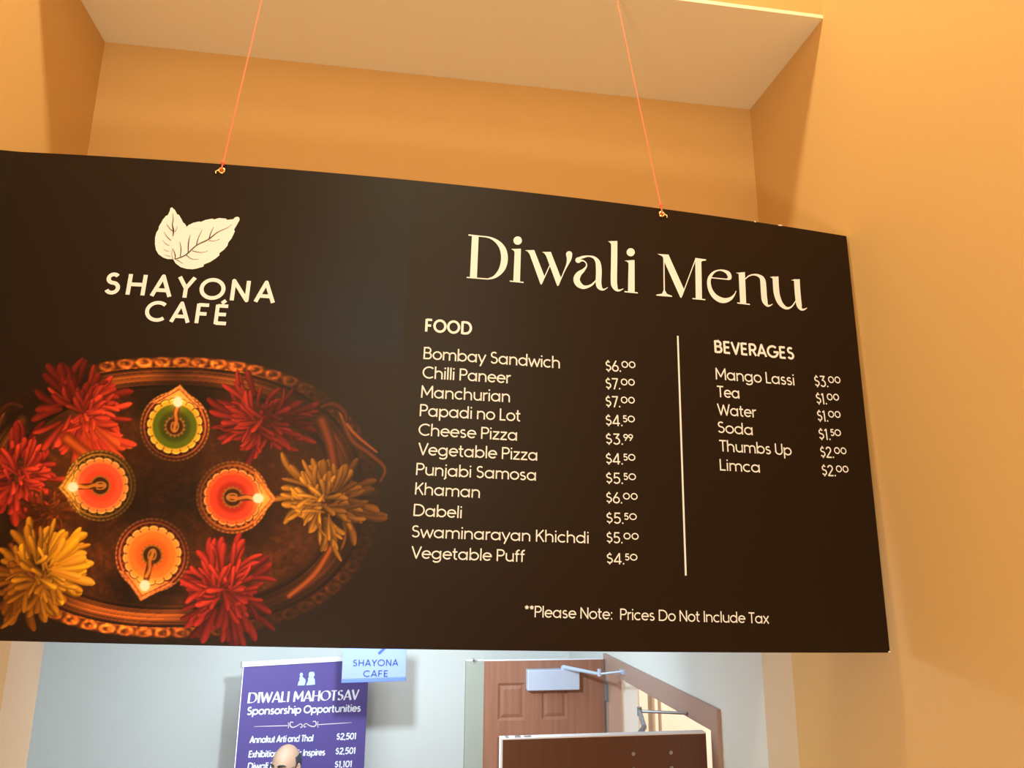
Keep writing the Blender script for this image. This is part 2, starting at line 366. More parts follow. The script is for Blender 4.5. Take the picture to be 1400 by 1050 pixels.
# ---- a geometric sans drawn from centre lines (cap height 1)
def A(cx, cy, rx, ry, a0, a1, n=16):
    return [(cx + rx * math.cos(math.radians(a0 + (a1 - a0) * i / n)), cy + ry * math.sin(math.radians(a0 + (a1 - a0) * i / n))) for i in range(n + 1)]
def O(cx, cy, rx, ry=None, n=28): return ('C', A(cx, cy, rx, ry or rx, 0, 360, n)[:-1])
X = .70
G = {
 'a': (.80, [O(.365, .35, .295), [(.67, X), (.67, 0)]]),
 'b': (.78, [[(.10, 1.02), (.10, 0)], O(.405, .35, .295)]),
 'c': (.66, [A(.37, .35, .30, .30, 48, 312)]),
 'd': (.80, [O(.365, .35, .295), [(.67, 1.02), (.67, 0)]]),
 'e': (.72, [[(.09, .365), (.645, .365)] + A(.365, .35, .29, .295, 3, 318, 22)]),
 'f': (.40, [[(.17, 0), (.17, .80)] + A(.33, .80, .16, .165, 180, 75, 8), [(.03, .645), (.36, .645)]]),
 'g': (.80, [O(.365, .35, .295), [(.67, X), (.67, .02)] + A(.38, 0, .29, .235, 0, -145, 12)]),
 'h': (.72, [[(.10, 1.02), (.10, 0)], [(.10, .36)] + A(.355, .40, .255, .25, 180, 0) + [(.61, 0)]]),
 'i': (.22, [[(.11, X), (.11, 0)], [(.11, .86), (.11, .98)]]),
 'j': (.24, [[(.12, X), (.12, -.08)] + A(-.02, -.08, .14, .14, 0, -80, 6), [(.12, .86), (.12, .98)]]),
 'k': (.60, [[(.10, 1.02), (.10, 0)], [(.53, X), (.12, .27)], [(.25, .40), (.56, 0)]]),
 'l': (.22, [[(.11, 1.02), (.11, 0)]]),
 'm': (1.10, [[(.10, X), (.10, 0)], [(.10, .38)] + A(.325, .42, .225, .23, 180, 0) + [(.55, 0)], [(.55, .38)] + A(.775, .42, .225, .23, 180, 0) + [(1.0, 0)]]),
 'n': (.72, [[(.10, X), (.10, 0)], [(.10, .36)] + A(.355, .40, .255, .25, 180, 0) + [(.61, 0)]]),
 'o': (.74, [O(.37, .35, .30)]),
 'p': (.78, [[(.10, X), (.10, -.29)], O(.405, .35, .295)]),
 'r': (.40, [[(.10, X), (.10, 0)], [(.10, .36)] + A(.34, .40, .24, .25, 180, 78, 9)]),
 's': (.54, [A(.265, .51, .165, .145, 40, 270, 12) + A(.265, .20, .185, .155, 90, -150, 12)[1:]]),
 't': (.42, [[(.17, .93), (.17, .21)] + A(.32, .20, .15, .15, 180, 285, 8), [(.02, .645), (.37, .645)]]),
 'u': (.72, [[(.62, X), (.62, 0)], [(.62, .34)] + A(.365, .30, .255, .25, 0, -180) + [(.11, X)]]),
 'v': (.60, [[(.03, X), (.30, .02), (.57, X)]]),
 'w': (.92, [[(.03, X), (.24, .02), (.46, .62), (.68, .02), (.89, X)]]),
 'x': (.60, [[(.05, X), (.55, 0)], [(.55, X), (.05, 0)]]),
 'y': (.62, [[(.03, X), (.31, .04)], [(.59, X), (.19, -.28)]]),
 'z': (.58, [[(.06, .645), (.50, .645), (.07, .055), (.53, .055)]]),
 'A': (.78, [[(.03, 0), (.39, .98), (.75, 0)], [(.15, .30), (.63, .30)]]),
 'B': (.70, [[(.10, 0), (.10, 1)], [(.10, .945), (.36, .945)] + A(.36, .735, .20, .21, 90, -90) + [(.10, .525)], [(.36, .525)] + A(.38, .29, .235, .235, 90, -90) + [(.10, .055)]]),
 'C': (.88, [A(.51, .5, .445, .445, 48, 312, 24)]),
 'D': (.88, [[(.10, 0), (.10, 1)], [(.10, .055), (.36, .055)] + A(.38, .5, .42, .445, -90, 90, 20) + [(.10, .945)]]),
 'E': (.62, [[(.10, 0), (.10, 1)], [(.10, .945), (.55, .945)], [(.10, .51), (.50, .51)], [(.10, .055), (.55, .055)]]),
 'F': (.58, [[(.10, 0), (.10, 1)], [(.10, .945), (.54, .945)], [(.10, .49), (.48, .49)]]),
 'G': (1.0, [A(.51, .5, .445, .445, 48, 355, 24) + [(.95, .47), (.58, .47)]]),
 'H': (.80, [[(.10, 0), (.10, 1)], [(.70, 0), (.70, 1)], [(.10, .51), (.70, .51)]]),
 'I': (.22, [[(.11, 0), (.11, 1)]]),
 'K': (.68, [[(.10, 0), (.10, 1)], [(.60, 1), (.12, .42)], [(.28, .60), (.63, 0)]]),
 'L': (.54, [[(.10, 1), (.10, .055), (.50, .055)]]),
 'M': (.98, [[(.10, 0), (.12, .97), (.48, .26), (.86, .97), (.88, 0)]]),
 'N': (.80, [[(.10, 0), (.10, .96), (.70, .04), (.70, 1)]]),
 'O': (1.0, [O(.50, .5, .445)]),
 'P': (.66, [[(.10, 0), (.10, 1)], [(.10, .945), (.35, .945)] + A(.36, .705, .235, .24, 90, -90) + [(.10, .465)]]),
 'R': (.68, [[(.10, 0), (.10, 1)], [(.10, .945), (.35, .945)] + A(.36, .705, .235, .24, 90, -90) + [(.10, .465)], [(.35, .465), (.62, 0)]]),
 'S': (.64, [A(.315, .74, .20, .205, 38, 270, 14) + A(.315, .295, .235, .24, 90, -152, 16)[1:]]),
 'T': (.62, [[(.02, .945), (.60, .945)], [(.31, .945), (.31, 0)]]),
 'U': (.76, [[(.10, 1), (.10, .325)] + A(.38, .325, .28, .27, 180, 360) + [(.66, 1)]]),
 'V': (.72, [[(.03, 1), (.36, .03), (.69, 1)]]),
 'W': (1.08, [[(.03, 1), (.29, .04), (.54, .90), (.79, .04), (1.05, 1)]]),
 'Y': (.68, [[(.03, 1), (.34, .46), (.65, 1)], [(.34, .46), (.34, 0)]]),
 '0': (.66, [O(.33, .5, .25, .445)]),
 '1': (.34, [[(.03, .82), (.19, .945), (.19, 0)]]),
 '2': (.62, [A(.30, .71, .22, .235, 170, -35, 14) + [(.07, .055), (.56, .055)]]),
 '3': (.62, [[(.07, .945), (.50, .945), (.27, .60)] + A(.28, .325, .25, .27, 88, -145, 14)]),
 '4': (.66, [[(.46, 1), (.05, .24), (.62, .24)], [(.46, 1), (.46, 0)]]),
 '5': (.60, [[(.52, .945), (.15, .945), (.11, .53)] + A(.28, .325, .24, .27, 125, -145, 14)]),
 '6': (.64, [O(.32, .31, .25), [(.09, .42), (.43, 1.0)]]),
 '7': (.58, [[(.04, .945), (.53, .945), (.20, 0)]]),
 '9': (.64, [O(.32, .69, .25), [(.55, .58), (.21, 0)]]),
 '$': (.60, [A(.30, .71, .17, .175, 38, 270, 14) + A(.30, .33, .20, .205, 90, -152, 14)[1:], [(.30, .85), (.30, 1.03)], [(.30, .17), (.30, -.03)]]),
 '.': (.22, [[(.11, 0), (.11, .13)]]),
 ',': (.22, [[(.12, .12), (.08, -.12)]]),
 ':': (.24, [[(.12, 0), (.12, .13)], [(.12, .52), (.12, .65)]]),
 '*': (.42, [[(.21, .84), (.21 + .17 * math.cos(math.radians(90 + 72 * k)), .84 + .17 * math.sin(math.radians(90 + 72 * k)))] for k in range(5)]),
 ' ': (.30, []),
}
G['\u00c9'] = (G['E'][0], G['E'][1] + [[(.26, 1.08), (.42, 1.24)]])
G['\u00d8'] = (1.10, [O(.55, .5, .42, .43)])          # the wide round nought of the small raised pence
def lay_text(runs, track=.0):
    """runs: [(string, scale, dy)] -> list of (paths, closed) in cap units, total ink width"""
    x = 0; out = []; x0 = None; x1 = 0
    for s, sc, dy in runs:
        for ch in s:
            adv, paths = G[ch]
            for pth in paths:
                closed = isinstance(pth, tuple); P = pth[1] if closed else pth
                Q = [(x + sc * px, dy + sc * py) for px, py in P]; out.append((Q, closed, sc))
                x0 = min([q[0] for q in Q] + ([x0] if x0 is not None else [])); x1 = max([q[0] for q in Q] + [x1])
            x += (adv + track) * sc
    return out, x0, x1
def text(surf, runs, a, b, cap, weight, off, track=0, contrast=None):
    """lay text between photo points a and b (baseline ends of the ink); cap = cap height in photo px at a"""
    if isinstance(runs, str): runs = [(runs, 1, 0)]
    pa = np.array(surf.inv(*a)); pb = np.array(surf.inv(*b)); pc = np.array(surf.inv(a[0], a[1] - cap))
    cl_ = np.linalg.norm(pc - pa); ex = pb - pa; wid = np.linalg.norm(ex); ex /= wid; ey = np.array([-ex[1], ex[0]])
    strokes, x0, x1 = lay_text(runs, track)
    wst = weight * cl_; sx = (wid - wst) / (x1 - x0)
    parts = []
    for Q, closed, sc in strokes:
        P = np.array([pa + ex * ((x - x0) * sx + wst / 2) + ey * (y * cl_) for x, y in Q])
        if contrast:
            P = crom_lin(P, closed, cl_ * .12)
            d_ = np.roll(P, -1, 0) - np.roll(P, 1, 0)
            if not closed and len(P) > 2: d_[0] = P[1] - P[0]; d_[-1] = P[-1] - P[-2]
            ang = np.arctan2(d_ @ ey, d_ @ ex); pen = math.radians(contrast)
            ww = wst * (.22 + .95 * np.abs(np.sin(ang - pen)) ** 1.6)
            parts.append(ribbon(P, ww, closed))
        else:
            parts.append(ribbon(P, wst * (.85 if sc < .8 else 1), closed))
    return lay(surf, join(*parts), off)
def crom_lin(P, closed, step):
    out = []; n = len(P)
    for i in range(n if closed else n - 1):
        a, b = P[i], P[(i + 1) % n]; k = max(1, int(np.linalg.norm(b - a) / step))
        for j in range(k): out.append(a + (b - a) * j / k)
    if not closed: out.append(P[-1])
    return np.array(out)

# ------------------------------------------------------------------ the hanging menu board
mb = empty('menu_board', BD.pt(-1.22, -.625), 'wide black hanging menu board with oil lamp picture and price lists', 'menu board')
nseg, th = 72, .010
pl = [-BD.W + BD.W * i / nseg for i in range(nseg + 1)]
V = []; Fc = []
for p in pl:
    for q, o_ in ((-BD.Hh / 2, 0), (BD.Hh / 2, 0), (BD.Hh / 2, -th), (-BD.Hh / 2, -th)): V.append(BD.pt(p, q, o_))
for i in range(nseg):
    a, b_ = i * 4, i * 4 + 4
    Fc += [(a, b_, b_ + 1, a + 1), (a + 2, b_ + 2, b_ + 3, a + 3)]
fo = []
for i in range(nseg):
    a, b_ = i * 4, i * 4 + 4
    fo += [(a + 1, b_ + 1, b_ + 2, a + 2), (a + 3, b_ + 3, b_, a)]
ends = [(0, 1, 2, 3), (nseg * 4 + 3, nseg * 4 + 2, nseg * 4 + 1, nseg * 4)]
o = obj('panel', (V, Fc + fo + ends), [M['panel'], M['foam']], mb)
for k, p_ in enumerate(o.data.polygons): p_.material_index = 1 if (k >= len(Fc) or k % 2) and k < len(Fc) + len(fo) else 0

# ---- the printed photograph of oil lamps on a tray: painted here on a fine mesh
rng = np.random.default_rng(7)
S_ = 1.25; CX0, CY0, CX1, CY1 = -150, 440, 566, 900
cw, chh = int((CX1 - CX0) * S_), int((CY1 - CY0) * S_)
gx, gy = np.meshgrid(CX0 + (np.arange(cw) + .5) / S_, CY0 + (np.arange(chh) + .5) / S_)
C = np.zeros((chh, cw, 3)); C[:] = (30, 19, 14)
def sm(x): x = np.clip(x, 0, 1); return x * x * (3 - 2 * x)
def noise(scale, seed):
    r = np.random.default_rng(seed); n = r.random((int((CY1 - CY0) / scale) + 3, int((CX1 - CX0) / scale) + 3))
    fx = (gx - CX0) / scale; fy = (gy - CY0) / scale; ix = fx.astype(int); iy = fy.astype(int); tx = sm(fx - ix); ty = sm(fy - iy)
    return (n[iy, ix] * (1 - tx) + n[iy, ix + 1] * tx) * (1 - ty) + (n[iy + 1, ix] * (1 - tx) + n[iy + 1, ix + 1] * tx) * ty
def win(x0, y0, x1, y1):
    return (slice(max(0, int((y0 - CY0) * S_)), max(0, int((y1 - CY0) * S_) + 2)), slice(max(0, int((x0 - CX0) * S_)), max(0, int((x1 - CX0) * S_) + 2)))
def put(sl, mask, col):
    if C[sl].size: C[sl] = C[sl] * (1 - mask[..., None]) + np.asarray(col, float) * mask[..., None]
# tray
ex_, ey_ = 285., 193.
dx, dy = gx - 235, gy - 680
sq = np.maximum(0, (np.abs(dx / ex_) ** 2.3 + np.abs(dy / ey_) ** 2.3)) ** (1 / 2.3); an = np.arctan2(dy / ey_, dx / ex_)
hid = sm((150 - gx) / 30) * sm((600 - gy) / 30)
n1, n2, n3 = noise(9, 1), noise(4, 2), noise(30, 3)
glow = np.exp(-(((gx - 240) / 130) ** 2 + ((gy - 512) / 34) ** 2)) + 1.0 * np.exp(-(((gx - 175) / 120) ** 2 + ((gy - 842) / 38) ** 2)) \
    + .35 * np.exp(-(((gx - 415) / 50) ** 2 + ((gy - 775) / 45) ** 2)) + .5 * np.exp(-(((gx + 20) / 60) ** 2 + ((gy - 590) / 80) ** 2)) \
    + .30 * np.exp(-(((gx - 455) / 30) ** 2 + ((gy - 610) / 40) ** 2)) + .05
inn = sm((.77 - sq) / .01)
base = np.array([50, 25, 10]) * (.75 + .5 * n3)[..., None] + np.array([30, 14, 5]) * (n1 * n2)[..., None]
warmth = np.exp(-(((gx - 120) / 190) ** 2 + ((gy - 700) / 150) ** 2)) * .9 + np.exp(-(((gx - 330) / 120) ** 2 + ((gy - 780) / 70) ** 2)) * .6
base = base + np.array([38, 16, 3]) * warmth[..., None] * (.4 + .9 * n1 * n2)[..., None]
C[:] = C * (1 - inn[..., None]) + base * inn[..., None]
rim = sm((1.0 - sq) / .012) * (1 - inn)
tt = (sq - .77) / .23
smooth_band = (.42 + .30 * np.cos((tt - .34) * 10) + .25 * (np.cos(tt * 46) > .72) - .22 * (np.cos(tt * 46 + 2.2) > .86) + .25 * (n3 - .5)) * (tt < .66)
ua = an * 34; ub = (tt - .83) / .17
orn = (tt >= .66) * (.30 + .35 * (np.abs(ub) > .82) + .35 * n2 * (np.sin(ua * 2 + ub * 5) > 0) + .95 * np.exp(-((np.hypot(((ua / PI) % 1 - .5) * 2, ub) - .66) / .26) ** 2) + .8 * np.exp(-(np.hypot(((ua / PI + .1) % 1 - .5) * 2.2, ub - .1) / .22) ** 2)) * (.55 + .7 * n2)
rb = (smooth_band + orn)
rimc = np.array([222, 112, 40])[None, None] * (rb * np.clip(glow * 1.1, 0, 1.3) * (1 - .85 * hid))[..., None]
C[:] = C * (1 - rim[..., None]) + np.clip(rimc + np.array([26, 12, 5]), 0, 255) * rim[..., None]
def stroke(pts, ws, col, col2=None, soft=.8):
    P = crom(np.array(pts, float), 8); Wd = np.interp(np.linspace(0, 1, len(P)), np.linspace(0, 1, len(ws)), ws); R_ = max(ws)
    sl = win(P[:, 0].min() - R_ - 2, P[:, 1].min() - R_ - 2, P[:, 0].max() + R_ + 2, P[:, 1].max() + R_ + 2)
    X_, Y_ = gx[sl], gy[sl]
    if X_.size == 0: return
    best = np.full(X_.shape, -1e9); hl = np.zeros(X_.shape)
    for (a, b_, wa) in zip(P[:-1], P[1:], Wd):
        d_ = b_ - a; L2 = d_ @ d_ + 1e-9; t = np.clip(((X_ - a[0]) * d_[0] + (Y_ - a[1]) * d_[1]) / L2, 0, 1)
        dist = np.hypot(X_ - a[0] - t * d_[0], Y_ - a[1] - t * d_[1]); v = (wa - dist)
        u = v > best; best = np.where(u, v, best); hl = np.where(u, dist / max(wa, .1), hl)
    k = sm(best / soft + .5)
    c = np.asarray(col, float)
    if col2 is not None:
        f = sm(np.clip(hl, 0, 1))[..., None]; c = c * (1 - f) + np.asarray(col2, float) * f
    C[sl] = C[sl] * (1 - k[..., None]) + c * k[..., None]
# curled handle at the right of the tray, and its partner at the left
for sgn, gg in ((1, 1.0), (-1, .8)):
    q = lambda x, y: (235 + sgn * (x - 235), y)
    stroke([q(440, 575), q(452, 610), q(458, 650)], [9, 8, 7], np.array([120, 55, 22]) * gg, np.array([55, 24, 10]) * gg)
    stroke([q(464, 560), q(480, 600), q(505, 620), q(526, 640), q(520, 658)], [5, 5, 4, 3, 2], np.array([105, 50, 24]) * gg, np.array([48, 22, 12]) * gg)
    stroke([q(466, 566), q(484, 592), q(515, 618)], [2, 2, 1.2], np.array([140, 72, 34]) * gg)
    stroke([q(440, 556), q(455, 552), q(470, 562), q(474, 575)], [4, 5, 5, 3], np.array([84, 36, 16]) * gg, np.array([36, 16, 8]) * gg)
    stroke([q(455, 745), q(430, 785), q(395, 815)], [4, 5, 4], np.array([170, 84, 34]) * gg, np.array([90, 38, 14]) * gg)
# shadows of the lamps on the tray
for (x, y, rx, ry, k) in ((247, 540, 62, 42, .75), (230, 680, 60, 60, .55), (196, 800, 55, 36, .7), (150, 690, 55, 50, .4), (330, 700, 58, 50, .45)):
    C *= 1 - (k * np.exp(-((((gx - x) / rx) ** 2 + ((gy - y) / ry) ** 2) ** 2)))[..., None] * .85

def petal(x, y, th, r0, r1, wd, bend, col, dark):
    c, s = math.cos(th), math.sin(th)
    xa, ya, xb, yb = x + r0 * c, y + r0 * s, x + r1 * c, y + r1 * s; pad = wd * 2 + abs(bend) + 3
    sl = win(min(xa, xb) - pad, min(ya, yb) - pad, max(xa, xb) + pad, max(ya, yb) + pad)
    X_, Y_ = gx[sl] - x, gy[sl] - y
    if X_.size == 0: return
    L = r1 - r0; u = (X_ * c + Y_ * s - r0) / L; v = -X_ * s + Y_ * c - bend * u * u
    prof = wd * (.45 + .75 * np.clip(u, 0, 1) ** .8) * np.sqrt(np.clip(1 - np.clip((u - .72) / .28, 0, 1) ** 2, 0, 1)) * sm(np.clip(u / .08, 0, 1))
    k = sm((prof - np.abs(v)) / 1.1 + .3) * (u > 0) * (u < 1)
    e = np.clip(np.abs(v + .25 * prof) / np.maximum(prof, .3), 0, 1)
    sh_ = (1 - .62 * e ** 1.8) * (.55 + .55 * np.clip(u, 0, 1))
    cc = np.asarray(dark, float)[None, None] * (1 - sh_[..., None]) + np.asarray(col, float)[None, None] * sh_[..., None]
    C[sl] = C[sl] * (1 - k[..., None]) + cc * k[..., None]
def flower(x, y, R_, bright, deep, lx, ly, n=95, sqx=1., sqy=1., wd=6.5, seed=0, cx_=0., cy_=0.):
    """a shaggy bloom: curved petals spring from a scattered core that sits off centre"""
    r = np.random.default_rng(seed); its = []
    lob = r.uniform(0, 2 * PI, 3)
    for i in range(n):
        ring = i / n; th = r.uniform(0, 2 * PI)
        reach = 1 + .16 * math.sin(2 * th + lob[0]) + .12 * math.sin(3 * th + lob[1]) + .10 * math.sin(5 * th + lob[2])
        r1 = R_ * (1.05 - .66 * ring) * reach * r.uniform(.74, 1.08)
        its.append((th, r1 * r.uniform(.22, .5) if ring < .7 else r1 * r.uniform(.05, .3), r1, ring, r.normal(0, .10, 2) * R_, r.normal(0, 9), r.uniform(.6, 1.25), r.normal(0, .17)))
    for th, r0, r1, ring, off, bend, kw, dl in its:
        c, s_ = math.cos(th), math.sin(th)
        lit = np.clip((.42 + .42 * (c * lx + s_ * ly)) + ring * .38 + dl, .04, 1.12)
        col = np.asarray(deep) * (1 - lit) + np.asarray(bright) * lit
        f = math.hypot(c * sqx, s_ * sqy)
        petal(x + cx_ * ring + off[0] * ring, y + cy_ * ring + off[1] * ring, math.atan2(s_ * sqy, c * sqx), r0 * f, r1 * f, wd * kw * (1.1 - .35 * ring), bend * (1.2 - .6 * ring), np.clip(col, 0, 255), np.asarray(deep) * .40)
flower(20, 648, 72, (236, 66, 44), (86, 14, 12), .5, .1, 120, 1, 1, 5.2, 1, 6, 4)
flower(-70, 700, 70, (190, 50, 36), (70, 12, 10), .6, -.2, 80, 1, 1, 6, 11)
flower(104, 556, 70, (240, 70, 42), (92, 16, 12), .45, .8, 125, .95, 1.08, 5.2, 22, 14, 14)
for k in range(26):
    a_ = rng.uniform(.6, 1.9); petal(118, 575, a_, rng.uniform(8, 30), rng.uniform(52, 82), rng.uniform(4, 7), rng.normal(0, 6), (rng.uniform(225, 255), rng.uniform(64, 96), rng.uniform(34, 48)), (120, 30, 14))
stroke([(92, 600), (128, 628), (158, 648)], [9, 8, 3], (200, 84, 26), (110, 36, 12), 8)
flower(362, 574, 70, (178, 44, 34), (56, 10, 11), -.7, .2, 105, 1.12, .98, 4.6, 3, -8, 4)
flower(452, 686, 74, (222, 148, 44), (84, 46, 12), -.8, .15, 125, 1.05, .92, 5.0, 4, -16, 2)
flower(308, 806, 76, (226, 58, 44), (84, 14, 16), -.3, -.5, 125, 1.02, 1.02, 5.0, 5, -6, 4)
flower(66, 700, 44, (140, 62, 18), (72, 26, 6), .5, -.3, 50, 1, 1, 4, 6)
flower(46, 790, 78, (246, 166, 34), (112, 56, 6), .85, -.45, 130, 1.08, .95, 5.6, 7, 12, -6)
for k in range(22):
    a_ = rng.uniform(-.95, .35); petal(62, 778, a_, rng.uniform(6, 26), rng.uniform(46, 78), rng.uniform(4, 7), rng.normal(0, 6), (rng.uniform(240, 255), rng.uniform(166, 190), rng.uniform(30, 50)), (150, 84, 8))

def diya(cx, cy, R_, td, tip, outer, band, scal, scal2, disc_c, disc_d, fl_):
    sl = win(cx - R_ * 1.8, cy - R_ * 1.8, cx + R_ * 1.8, cy + R_ * 1.8)
    X_, Y_ = gx[sl] - cx, gy[sl] - cy; c, s = math.cos(td), math.sin(td)
    u = (X_ * c + Y_ * s) / R_; v = (-X_ * s + Y_ * c) / R_; r = np.hypot(u, v); a = np.arctan2(v, u)
    half = np.where(u < .55, 9, np.clip((tip - u) / (tip - .55), 0, 1) ** 1.1 * .84 + .02)       # spout
    body = np.minimum(1 - r, 9); spout = np.where((u >= .56) & (u < tip), half - np.abs(v), -9)
    sd = np.maximum(body, spout * .8)
    px = 1 / (R_ * S_)
    def m_(d_, sft=1.2): return sm(d_ / (sft * px) + .5)
    nn = n2[sl]
    bead = .7 + .3 * np.sin(a * 44)
    outer, band = np.array(outer, float), np.array(band, float)
    side = .78 + .30 * np.clip((u + .35 * v), -1, 1)
    def tex(mask, c_, t_): C[sl] = C[sl] * (1 - mask[..., None]) + np.clip(c_[None, None] * t_[..., None], 0, 255) * mask[..., None]
    put(sl, m_(sd), outer * .34)
    tex(m_(sd - .012), outer, side * (.82 + .22 * np.sin(a * 46)))
    put(sl, m_(sd - .055), band * .40)
    tex(m_(sd - .075), band, side * (.85 + .5 * (nn - .5)))
    tex(m_(.018 - np.abs(sd - .13)), outer, side * 1.05)
    tex(m_(sd - .15), band, side * (.72 + .34 * np.sin(a * 34 + 4 * r)))
    # moulded spout
    sp = np.where(u > .60, spout, -9.)
    tex(m_(sp - .04), outer * 1.12, .92 + .22 * np.sin(v * 34) * np.sin(u * 26))
    put(sl, m_(.025 - np.abs(sp - .16)) * .8, band * .8)
    put(sl, m_(sp - .20) * .75, np.clip(outer * 1.15 + (18, 12, 0), 0, 255))
    # scallops
    ns = 18; fold = np.abs((a * ns / (2 * PI)) % 1 - .5) * 2
    er = .715 + .075 * np.sqrt(np.clip(1 - fold ** 2, 0, 1))
    put(sl, m_(er + .03 - r) * .8, band * .42)
    put(sl, m_(er - r), scal2)
    put(sl, m_(er - .035 - r), scal)
    put(sl, m_(.03 - fold * .0 - np.abs(r - .70)) * (fold > .80) * .6, band * .6)
    tex(m_(.635 + .012 * np.sin(a * 70) - r), np.array(disc_c, float), .92 + .14 * (r / .63))
    put(sl, m_(.44 - r, 9), disc_d)
    # moulded centre and wick
    put(sl, m_(.285 + .03 * np.sin(a * 15) - r), (156, 98, 36))
    put(sl, m_(.235 - r), (60, 28, 10))
    put(sl, m_(.030 - np.abs(np.hypot(u, v * 1.5) - .15)), (188, 118, 46))
    put(sl, m_(.045 - np.abs(v)) * (np.abs(u) < .15), (190, 116, 44))
    put(sl, m_(.085 - np.abs(v)) * (u > .12) * (u < .70), (80, 36, 12))
    put(sl, m_(.045 - np.abs(v - .025 * np.sin(u * 12))) * (u > .0) * (u < .62), (196, 112, 40))
    fr = np.hypot(u - fl_, v)
    gl = np.exp(-(fr / .26) ** 2) * .7
    C[sl] = np.clip(C[sl] + np.array([110, 66, 26])[None, None] * gl[..., None], 0, 255)
    put(sl, m_(.135 - np.hypot((u - fl_) * .9, v), 3), (255, 240, 220))
diya(239, 583, 48, math.atan2(-56, 7), 1.20, (232, 136, 64), (150, 48, 26), (226, 170, 46), (252, 216, 92), (84, 96, 14), (60, 66, 10), .70)
diya(137, 664, 49, math.atan2(3, -56), 1.17, (198, 132, 52), (128, 84, 22), (250, 130, 62), (255, 184, 96), (248, 80, 48), (222, 66, 36), .76)
diya(318, 680, 50, math.atan2(2, 58), 1.20, (232, 128, 56), (206, 92, 28), (244, 96, 44), (255, 178, 96), (240, 62, 34), (178, 42, 22), .70)
diya(208, 759, 51, math.atan2(62, -15), 1.27, (226, 122, 62), (160, 50, 28), (250, 152, 62), (255, 190, 92), (238, 116, 38), (224, 98, 30), .84)

# the left half carries the picture; its ground is a photographic near-black, a little bluer to the right of the logo
sp_top, sp_bot = BD.inv(560, 330), BD.inv(546, 560)
pR = lambda q: sp_top[0] + (q - sp_top[1]) * (sp_bot[0] - sp_top[0]) / (sp_bot[1] - sp_top[1])
q_cut = BD.inv(250, 470)[1]
qs = np.concatenate([np.linspace(-BD.Hh / 2 + .0015, q_cut, 395), np.linspace(q_cut, BD.Hh / 2 - .0015, 61)[1:]])
NP = 560
Q, T = np.meshgrid(qs, np.linspace(0, 1, NP), indexing='ij')
P0 = -BD.W + .0015; Pm = P0 + (pR(Q) - P0) * T
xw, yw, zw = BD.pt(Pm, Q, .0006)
VW = np.stack([xw, yw, zw], -1)
cc = (VW - np.array([0, 0, H])) @ RC
PXX = 700 + F * cc[..., 0] / cc[..., 1]; PYY = 525 - F * cc[..., 2] / cc[..., 1]
fx = np.clip((PXX - CX0) * S_ - .5, 0, cw - 1.001); fy = np.clip((PYY - CY0) * S_ - .5, 0, chh - 1.001)
ix, iy = fx.astype(int), fy.astype(int); tx, ty = (fx - ix)[..., None], (fy - iy)[..., None]
col = (C[iy, ix] * (1 - tx) + C[iy, ix + 1] * tx) * (1 - ty) + (C[iy + 1, ix] * (1 - tx) + C[iy + 1, ix + 1] * tx) * ty
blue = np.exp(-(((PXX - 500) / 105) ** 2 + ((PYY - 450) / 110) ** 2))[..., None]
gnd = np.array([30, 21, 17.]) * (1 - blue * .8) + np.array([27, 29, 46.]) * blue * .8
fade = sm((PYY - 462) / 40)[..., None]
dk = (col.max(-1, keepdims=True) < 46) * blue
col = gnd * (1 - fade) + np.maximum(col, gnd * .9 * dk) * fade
lc = col / 255; lc = np.where(lc <= .04045, lc / 12.92, ((lc + .055) / 1.055) ** 2.4)
NQ = len(qs); idx = np.arange(NQ * NP).reshape(NQ, NP)
faces = np.stack([idx[:-1, :-1], idx[:-1, 1:], idx[1:, 1:], idx[1:, :-1]], -1).reshape(-1, 4)
base = np.array(root_loc(mb))
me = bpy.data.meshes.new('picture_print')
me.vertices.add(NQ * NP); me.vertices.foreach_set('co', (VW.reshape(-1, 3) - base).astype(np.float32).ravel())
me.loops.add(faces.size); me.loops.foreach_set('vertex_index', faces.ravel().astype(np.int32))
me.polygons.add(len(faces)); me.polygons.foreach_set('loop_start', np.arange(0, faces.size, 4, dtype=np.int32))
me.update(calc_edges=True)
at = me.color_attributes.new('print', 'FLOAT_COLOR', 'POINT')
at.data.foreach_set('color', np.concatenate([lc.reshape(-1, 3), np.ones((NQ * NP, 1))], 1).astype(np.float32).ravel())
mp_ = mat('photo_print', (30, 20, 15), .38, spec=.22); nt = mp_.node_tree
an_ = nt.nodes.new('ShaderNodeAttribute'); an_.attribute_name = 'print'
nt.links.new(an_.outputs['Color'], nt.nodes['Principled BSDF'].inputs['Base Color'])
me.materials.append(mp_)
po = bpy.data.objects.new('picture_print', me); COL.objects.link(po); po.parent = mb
po['label'] = 'printed picture of four lit clay lamps among red and gold flowers on a tray'

